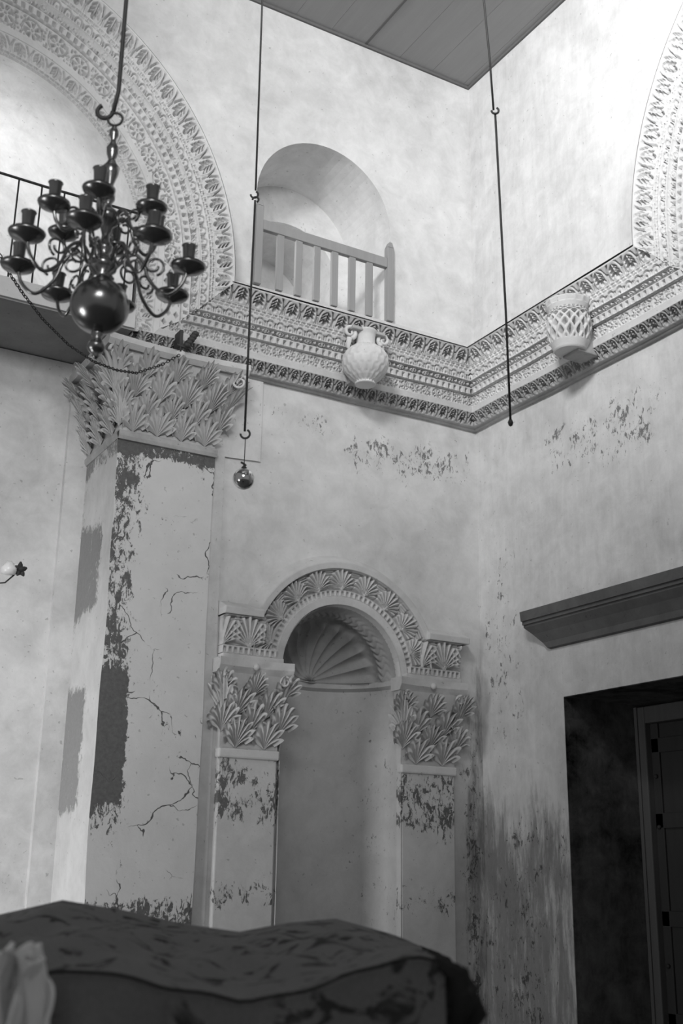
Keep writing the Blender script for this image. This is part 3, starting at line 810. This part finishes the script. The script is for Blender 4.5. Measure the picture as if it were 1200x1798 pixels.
# ------------------------------------------------------------------ door ledge and door
mb = MB()
pf = [(3.36, 0), (3.37, .03), (3.42, .035), (3.50, .075), (3.56, .12), (3.58, .12), (3.58, .135), (3.61, .135), (3.61, .15), (3.69, .16), (3.695, 0)]
k = len(pf); ya = lambda zz: -.97+.20*min(1, max(0, (zz-3.36)/.2)); vs = []
for (zz, pp) in pf: vs.append((-pp, ya(zz), zz))
for (zz, pp) in pf: vs.append((-pp, -3.4, zz))
mb.add(vs, [(i, i+1, i+1+k, i+k) for i in range(k-1)]+[tuple(range(k)), tuple(reversed(range(k, 2*k)))])
tag(mb.build('trim_7', M_ledge), kind='structure')
door = thing('door_1', (.85, -1.9, 0), None, None); door['kind'] = 'structure'
mb = MB()
mb.box(.76, .92, DY0-.115, DY0-.012, 0, DZ-.03); mb.box(.76, .92, DY1+.01, DY1+.12, 0, DZ-.03); mb.box(.76, .92, DY1+.12, DY0-.115, DZ-.17, DZ-.03)
mb.build('door_frame', M_doorf, door, bevel=.01)
mb = MB(); mb.box(.745, .76, DY0-.045, DY0-.012, 0, DZ-.03); mb.build('frame_bead', M_doorf, door, bevel=.004)
mb = MB(); mb.box(.84, .88, DY1+.12, DY0-.115, .02, DZ-.17)
for zc in (.5, 1.25, 2.0, 2.6): mb.box(.82, .84, DY1+.12, DY0-.115, zc-.06, zc+.06)
mb.box(.82, .84, DY0-.20, DY0-.115, .02, DZ-.17)
mb.build('door_panel', M_doorw, door, bevel=.006)
for zc in (.9, 1.95, 2.35):
    mb = MB(); mb.sphere((.81, DY0-.16, zc), .018, 10, 6); mb.build('nail_head', M_bracket, door, smooth=True)

# ------------------------------------------------------------------ carved stones standing on the cornice
urn = thing('stone_urn', (-1.35, -.30, 5.66), 'round carved stone urn with two scroll handles, projecting from the cornice below the railing', 'urn')
uc = on_y(642, 640, -.30)
def bumped_lathe(name, mat, parent, prof_pts, c, fn, n=150, m=110):
    zz = np.array([q[1] for q in prof_pts]); r_ = np.array([q[0] for q in prof_pts]); tt = np.linspace(0, 1, len(zz)); T = np.linspace(0, 1, m)
    Rr = np.interp(T, tt, r_); Zz = np.interp(T, tt, zz)
    # soften
    for _ in range(3): Rr[1:-1] = (Rr[:-2]+Rr[2:]+2*Rr[1:-1])/4
    a = np.linspace(0, 2*PI, n+1); AA, TT = np.meshgrid(a, T); R2 = Rr[:, None]-fn(AA, TT)
    X = np.stack([c[0]+R2*np.cos(AA), c[1]+R2*np.sin(AA), c[2]+np.broadcast_to(Zz[:, None], AA.shape)], -1)
    return grid(name, X, mat, parent, flip=False)
def scales(AA, TT):
    q = np.abs(np.sin(AA*9+np.floor(TT*14)*PI/2))*(.5+.5*((TT*14) % 1)); return .010*q*((TT > .12) & (TT < .72))
up = [(.001, -.20), (.088, -.20), (.095, -.185), (.085, -.175), (.14, -.135), (.19, -.07), (.213, .0), (.205, .07), (.165, .13), (.125, .155), (.12, .165), (.095, .17), (.085, .20), (.085, .27), (.11, .32), (.001, .32)]
bumped_lathe('body', M_stone, urn, up, uc, scales)
for sx in (-1, 1):
    mb = MB(); pts = []; rs = []
    for i in range(30):
        a = -1.2+i/29*PI*2.6; rr2 = .062*(1-.7*i/29); pts.append((uc.x+sx*(.175-rr2*math.cos(a)*1), uc.y-.02, uc.z+.265+rr2*math.sin(a))); rs.append(.022-.012*i/29)
    mb.tube(pts, rs, 8); mb.tube([(uc.x+sx*.165, uc.y, uc.z+.22), (uc.x+sx*.17, uc.y+.02, uc.z+.14), (uc.x+sx*.13, uc.y+.02, uc.z+.10)], [.028, .02, .015], 8)
    mb.build('handle', M_stone, urn, smooth=True)
mb = MB(); mb.box(uc.x-.17, uc.x+.17, uc.y-.07, 0, uc.z+.285, uc.z+.32); mb.box(uc.x-.09, uc.x+.09, uc.y+.10, 0, uc.z-.15, uc.z+.2)
mb.build('stone_block', M_stone3, urn, bevel=.01)
bk = thing('basket_stone', (-.30, -1.6, 5.66), 'basket-shaped carved stone with pierced lozenge lattice, projecting from the right cornice', 'carved stone')
d_ = ray(1000, 580); bc = CAM+d_*((-.30-CAM.x)/d_.x)
def lattice(AA, TT):
    a = AA*14/(2*PI); t = TT*7.6
    p = np.abs(((a+t) % 1)-.5); q = np.abs(((a-t) % 1)-.5)
    hole = np.clip((np.minimum(p, q)-.15)*14, 0, 1)
    return .070*hole*((TT > .22) & (TT < .70)) + .006*np.abs(np.sin(AA*8))*(TT > .76)
bp = [(.001, -.20), (.125, -.20), (.132, -.19), (.165, -.11), (.188, -.02), (.190, .05), (.178, .105), (.185, .12), (.178, .135), (.16, .15), (.185, .20), (.20, .24), (.16, .26), (.001, .26)]
tl = thing; bumped_lathe('basket_body', M_stone, bk, bp, bc, lattice, 200, 130)
mb = MB(); mb.box(bc.x, 0, bc.y-.10, bc.y+.10, bc.z-.22, bc.z+.24); mb.build('stone_block', M_stone3, bk, bevel=.01)

# ------------------------------------------------------------------ hanging rods
def hook(mb, c, r, wr_, side=1, a0=PI*.9, a1=PI*2.15, plane=(1, 0)):
    """open hook hanging at c (top of its shank)"""
    pts = []
    for i in range(16):
        a = PI+ (i/15)*PI*1.35
        pts.append((c[0]+plane[0]*side*r*(1+math.cos(a)) - 0, c[1]+plane[1]*side*r*(1+math.cos(a)), c[2]+r*math.sin(a)))
    mb.tube(pts, wr_, 7)
px, py = -3.745, -2.86
rod = thing('hanging_rod', (px, py, 3.9), 'long thin iron rod ending in a hook above the silvered ball', 'rod')
rx_, ry_ = RT.x, RT.y
zl = 5.40
mb = MB(); mb.tube([(px, py, zl+.04), (px-.012, py, 7.5), (px-.02, py, ZC)], .0062, 8); hook(mb, (px-.028*rx_, py-.028*ry_, zl+.01), .022, .006, 1, plane=(rx_, ry_)); mb.build('upper_rod', M_iron, rod, smooth=True)
mb = MB(); mb.tube([(px, py, zl-.03), (px-.004, py, 4.6), (px-.006, py, 3.90)], .0068, 8); hook(mb, (px-.028*rx_, py-.03*ry_, 3.885), .026, .0062, 1, plane=(rx_, ry_)); hook(mb, (px-.02*rx_, py, zl-.03), -.018, .006, -1, plane=(rx_, ry_))
mb.build('lower_rod', M_iron, rod, smooth=True)
ball = thing('hanging_ball', (px, py, 3.62), 'shiny silvered ball on a short cord, hanging under the hooked rod', 'ball')
bc2 = at_depth(428, 841, 6.48)
mb = MB(); mb.sphere(bc2, .060, 40, 24); mb.build('sphere', M_glass_ball, ball, smooth=True)
mb = MB(); mb.lathe([(.012, 0), (.016, .008), (.008, .018), (.004, .03)], (bc2.x, bc2.y, bc2.z+.058), 12); mb.tube([(bc2.x-.02, bc2.y, bc2.z+.095), (bc2.x, bc2.y, bc2.z+.088), (bc2.x+.012, bc2.y, bc2.z+.08)], .006, 6); mb.build('cap', M_iron, ball, smooth=True)
mb = MB(); mb.tube([(bc2.x, bc2.y, bc2.z+.08), (bc2.x, bc2.y, bc2.z+.12), (px, py, 3.865)], .0025, 6); mb.build('cord', M_iron, ball)
e = at_depth(897, 742, 7.2); q_ = at_depth(870, 199, 7.2+.0)
# keep the lower rod nearly plumb: solve joint straight above with slight lean
top = at_depth(851, 10, 7.26)
rod2 = thing('hanging_rod', tuple(e), 'thin iron rod with a small end knob, hanging in front of the right wall', 'rod')
mb = MB(); dq = Vector(q_)-Vector(e); mb.tube([e, Vector(e)+dq*.35+Vector((.006, 0, 0)), q_], .0072, 8); mb.build('lower_rod', M_iron, rod2, smooth=True)
mb = MB(); mb.lathe([(.004, .03), (.012, .015), (.018, 0), (.012, -.018), (.003, -.025)], e, 12); mb.build('end_knob', M_iron, rod2, smooth=True)
dt = (Vector(top)-Vector(q_)); kk = (ZC-q_.z)/dt.z
mb = MB(); mb.tube([Vector(q_)+Vector((-.012, 0, .02)), Vector(q_)+dt*.5, Vector(q_)+dt, Vector(q_)+dt*kk], .0066, 8); hook(mb, (q_.x-.014*rx_-.01, q_.y-.014*ry_, q_.z+.016), .022, .0068, 1, plane=(rx_, ry_)); mb.build('upper_rod', M_iron, rod2, smooth=True)

# ------------------------------------------------------------------ chandelier
cc = at_depth(175, 538, 4.25); cx_, cy_ = cc.x+.0, cc.y-.0
ch = thing('brass_chandelier', (cx_, cy_, cc.z-.19), 'dark two-tiered brass chandelier with curling arms and a large ball, upper left', 'chandelier')
mb = MB(); mb.sphere(cc, .107, 48, 30, .98); mb.build('globe', M_brass, ch, smooth=True)
mb = MB(); mb.lathe([(.02, -.10), (.024, -.115), (.016, -.125), (.030, -.15), (.034, -.165), (.026, -.18), (.010, -.19), (.014, -.198), (.004, -.21)], cc, 24); mb.build('finial', M_brass, ch, smooth=True)
st = [(a_, b_ if b_ < .2 else .2+(b_-.2)*1.14) for a_, b_ in [(.03, .10), (.045, .115), (.03, .13), (.05, .15), (.055, .175), (.032, .19), (.020, .21), (.028, .225), (.030, .24), (.018, .255), (.014, .28), (.022, .31), (.042, .33), (.050, .35), (.035, .37),
      (.016, .385), (.013, .40), (.024, .415), (.024, .43), (.013, .45), (.014, .47), (.028, .51), (.033, .535), (.020, .55), (.013, .565), (.022, .59), (.024, .61), (.012, .63), (.010, .645), (.018, .66), (.018, .675), (.010, .69), (.006, .70)]]
mb = MB(); mb.lathe(st, cc, 28); mb.build('stem', M_brass, ch, smooth=True)
tz = cc.z+.77
mb = MB(); mb.tube([(cx_+.028*math.cos(t)*rx_, cy_+.028*math.cos(t)*ry_, tz+.028+.028*math.sin(t)) for t in np.linspace(0, 2*PI, 20, endpoint=False)], .005, 8, closed=True); mb.build('suspension_ring', M_iron, ch, smooth=True)
def arm(ang, R_, z0, zp, s, r0=.045):
    ca, sa = math.cos(ang), math.sin(ang)
    f = lambda r, z: (cx_+r*ca, cy_+r*sa, z)
    ao = MB(); pts = []
    # S scroll: leaves hub, dips, sweeps up to pan
    ctrl = [(r0, z0), (R_*.30, z0+.055*s), (R_*.46, z0+.02*s), (R_*.56, z0-.06*s), (R_*.76, z0-.115*s), (R_*.93, z0-.075*s), (R_, zp)]
    cv = []
    for i in range(len(ctrl)-1):
        p0 = ctrl[max(i-1, 0)]; p1 = ctrl[i]; p2 = ctrl[i+1]; p3 = ctrl[min(i+2, len(ctrl)-1)]
        for k in range(6):
            t = k/6; cv.append(tuple(.5*((2*p1[j])+(-p0[j]+p2[j])*t+(2*p0[j]-5*p1[j]+4*p2[j]-p3[j])*t*t+(-p0[j]+3*p1[j]-3*p2[j]+p3[j])*t**3) for j in (0, 1)))
    cv.append(ctrl[-1]); ao.tube([f(*q) for q in cv], .0068, 8)
    for (rc, zc, rad, sg, ph) in ((R_*.36, z0+.005*s, .042*s, 1, 1.2), (R_*.60, z0+.0*s, .040*s, -1, 4.4)):
        sp = [(rc+sg*rad*(1-.62*i/22)*math.cos(ph+i/22*PI*2.4*sg), zc+rad*(1-.62*i/22)*math.sin(ph+i/22*PI*2.4*sg)) for i in range(23)]
        ao.tube([f(*q) for q in sp], .005, 7)
    o = ao.build('arm', M_brass, ch, smooth=True)
    c = f(R_, zp); pn = MB(); pn.lathe([(.006, -.022), (.012, -.018), (.030, -.010), (.060*s**.3, .002), (.066*s**.3, .014), (.062*s**.3, .014), (.03, .000), (.006, .001)], c, 26)
    pn.build('drip_pan', M_brass, o, smooth=True)
    cu = MB(); cu.lathe([(.006, 0), (.012, .012), (.007, .024), (.012, .036), (.021, .046), (.024, .092), (.028, .096), (.023, .096), (.019, .060), (.002, .060)], c, 20)
    cu.build('candle_cup', M_brass, o, smooth=True)
for i in range(8): arm(i*PI/4+.25, .315, cc.z+.165, cc.z+.155, 1.0)
for i in range(6): arm(i*PI/3+.05, .205, cc.z+.345, cc.z+.345, .72, .03)
# rod that carries the chandelier
cr = thing('chandelier_rod', (cx_, cy_, tz+.05), 'thick iron rod with a hook carrying the brass chandelier', 'rod')
mb = MB(); hook(mb, (cx_-.012*rx_, cy_-.012*ry_, tz+.062), .030, .0085, -1, plane=(rx_, ry_)); mb.tube([(cx_-.010*rx_, cy_-.01*ry_, tz+.062), (cx_+.004, cy_, tz+.16), (cx_+.004, cy_, 6.5), (cx_, cy_, ZC)], .0085, 10)
mb.build('rod_with_hook', M_iron, cr, smooth=True)

# ------------------------------------------------------------------ chain and its wall bracket
bp0 = on_y(322, 600, -.24)
br = thing('chain_bracket', tuple(bp0), 'small dark forked iron bracket above the pier capital holding the chain', 'bracket')
mb = MB(); mb.box(bp0.x-.035, bp0.x-.005, bp0.y-.01, bp0.y+.12, bp0.z-.08, bp0.z+.10)
mb.build('upright_plate', M_bracket, br, bevel=.006)
mb = MB(); q0 = Vector((bp0.x+.01, bp0.y-.01, bp0.z-.06)); 
for k in range(5):
    t = k/5; a = q0+Vector((.015+.085*t, -.01, .02+.15*t)); mb.lathe([(.018, -.02), (.03, -.005), (.03, .012), (.018, .025)], a, 14)
mb.build('wedge', M_bracket, br, smooth=True)
mb = MB(); mb.tube([(bp0.x-.06, bp0.y-.02, bp0.z-.05), (bp0.x+.04, bp0.y-.02, bp0.z-.06)], .012, 8); mb.tube([(bp0.x-.03, bp0.y-.02, bp0.z-.04), (bp0.x-.03, bp0.y-.03, bp0.z-.10)], .007, 8); mb.build('pin', M_bracket, br, smooth=True)
chn = [((318, 622), 9.05), ((285, 640), 8.9), ((240, 655), 8.6), ((205, 650), 8.3), ((165, 635), 8.0), ((120, 605), 7.7), ((75, 560), 7.4), ((40, 515), 7.15), ((20, 485), 7.0), ((-15, 420), 6.8)]
pw = [at_depth(*p, d) for p, d in chn]
mb = MB(); acc = 0; pos = pw[0]; idx = 0; links = []
step = .030
cur = Vector(pw[0]); k = 0; rem = step
path = []
for a, b in zip(pw[:-1], pw[1:]):
    L_ = (b-a).length; s0 = rem
    while s0 < L_: path.append((a.lerp(b, s0/L_), (b-a).normalized())); s0 += step
    rem = s0-L_
for i, (p, d) in enumerate(path):
    n1 = d.cross(Vector((0, 0, 1))).normalized(); n2 = d.cross(n1); n = n1 if i % 2 else n2
    lp = [p+d*(.019*math.cos(t))+n*(.0095*math.sin(t)) for t in np.linspace(0, 2*PI, 10, endpoint=False)]
    mb.tube(lp, .0034, 5, closed=True)
tag(mb.build('iron_chain', M_iron, smooth=True), 'thin dark iron chain sagging from the forked bracket toward the left edge', 'chain')

# ------------------------------------------------------------------ small lamp on the recess wall
lp = at_depth(36, 1000, 8.3)
lm = thing('wall_lamp', (lp.x, lp.y, lp.z), 'small dark metal lamp holder with a white glass, at the left edge', 'lamp')
mb = MB()
for a in (0.3, 1.7, 2.8, 4.2, 5.3):
    mb.tube([lp, lp+Vector((math.cos(a)*.03, 0, math.sin(a)*.035)), lp+Vector((math.cos(a)*.045, -.01, math.sin(a)*.055))], [.016, .018, .006], 8)
mb.sphere(lp, .028, 12, 8); mb.tube([lp, lp+Vector((-.10, 0, -.11)), lp+Vector((-.25, .0, -.14))], .006, 6); mb.build('holder', M_bracket, lm, smooth=True)
mb = MB(); c = lp+Vector((-.085, -.01, -.005)); mb.lathe([(.012, -.05), (.05, -.04), (.055, .0), (.03, .03), (.02, .05)], c, 20); mb.build('glass_shade', M_white, lm, smooth=True)

# ------------------------------------------------------------------ foreground: covered table
fwd = Vector((F.x, F.y, 0)).normalized(); rgt = Vector((rx_, ry_, 0)).normalized()
def W(r, d, z): q = CAM+rgt*r+fwd*d; return Vector((q.x, q.y, z))
tb = thing('draped_table', tuple(W(-.15, 2.9, 0)), 'dark cloth-covered table in the foreground, out of focus', 'table')
nU, nV = 150, 90
def ztop(r, t):   # undulating top, t 0 front .. 1 back
    zf = np.interp(r, [-1.15, -.6, -.4, -.15, 0, .155, .21], [1.40, 1.38, 1.374, 1.333, 1.363, 1.405, 1.40])
    zb = np.interp(r, [-1.1, -.81, -.63, -.49, -.35, -.22, -.11, 0, .126, .21], [1.40, 1.418, 1.470, 1.446, 1.412, 1.392, 1.418, 1.430, 1.392, 1.353])
    z = zf*(1-t)+zb*t
    return float(z + (.011*math.sin(r*13+t*5)+.008*math.sin(r*27-t*9)+.006*math.sin(r*50+t*21))*math.sin(PI*min(1, t*.9+.1)))
Pm = np.empty((nV+40, nU, 3))
for i in range(nU):
    r = -1.15+i/(nU-1)*1.36
    for j in range(nV):
        t = j/(nV-1); rr3 = r*(1+.22*t); d = 2.25+1.25*t + .05*math.sin(r*3)
        p = W(rr3, d, ztop(r, t)); Pm[40+j, i] = p
    p0 = Pm[40, i]
    for j in range(40):
        k = (40-j)/40; fold = .035*math.sin(r*19)+.02*math.sin(r*41+1)
        hem = .30+.05*math.sin(r*5+1)
        q = W(r-.01, 2.25+.05*math.sin(r*3)-.03*math.sqrt(k)+fold*k, ztop(r, 0)-hem*k); Pm[j, i] = q
grid('figured_cloth', Pm, M_cloth, tb, flip=False)
# overlay seam cord along the front edge
mb = MB(); mb.tube([W(-1.15+i/59*1.36-.01, 2.235+.05*math.sin((-1.15+i/59*1.36)*3), ztop(-1.15+i/59*1.36, 0)+.002) for i in range(60)], .003, 6); mb.build('edge_cord', M_cloth2, tb, smooth=True)
# right corner: dark tasselled fringe
mb = MB()
for i in range(46):
    t = i/45; r = .19; d = 2.26+1.2*t; x0 = W(r*(1+.22*t), d, ztop(.205, t)+.0)
    ln = .10+.05*math.sin(i*2.3)+.03*random.random()
    mb.tube([x0, x0+rgt*.035+Vector((0, 0, -.02)), x0+rgt*(.045+.02*math.sin(i*1.7))+Vector((0, 0, -ln*.6)), x0+rgt*(.03+.02*math.sin(i*3.1))+Vector((0, 0, -ln))], [.010, .02, .022, .012], 6)
mb.build('fringe', M_cloth2, tb, smooth=True)
mb = MB()
c4 = [W(-1.12, 2.32, 0), W(.17, 2.32, 0), W(.20, 3.4, 0), W(-1.35, 3.4, 0)]
mb.add([tuple(q+Vector((0, 0, zz))) for zz in (0, 1.24) for q in c4], [(0, 3, 2, 1), (4, 5, 6, 7), (0, 1, 5, 4), (1, 2, 6, 5), (2, 3, 7, 6), (3, 0, 4, 7)])
mb.build('table_body', M_doorw, tb)
# white linen bunched at its left end
ln_ = MB(); 
Pm = np.empty((40, 60, 3))
for i in range(60):
    r = -.61+i/59*.115
    for j in range(40):
        k = j/39; q = W(r+.012*math.sin(k*9+i*.3), 2.10+.03*math.sin(i*.55+k*2)+.015*math.sin(i*1.3+k*7), 1.435-.03*abs(math.sin(i*.21))-.30*k); Pm[j, i] = q
o = grid('white_linen', Pm, M_linen, None, flip=True)
sm_ = o.modifiers.new('thickness', 'SOLIDIFY'); sm_.thickness = .01
tag(o, 'bright white linen hanging at the left end of the draped table', 'linen')
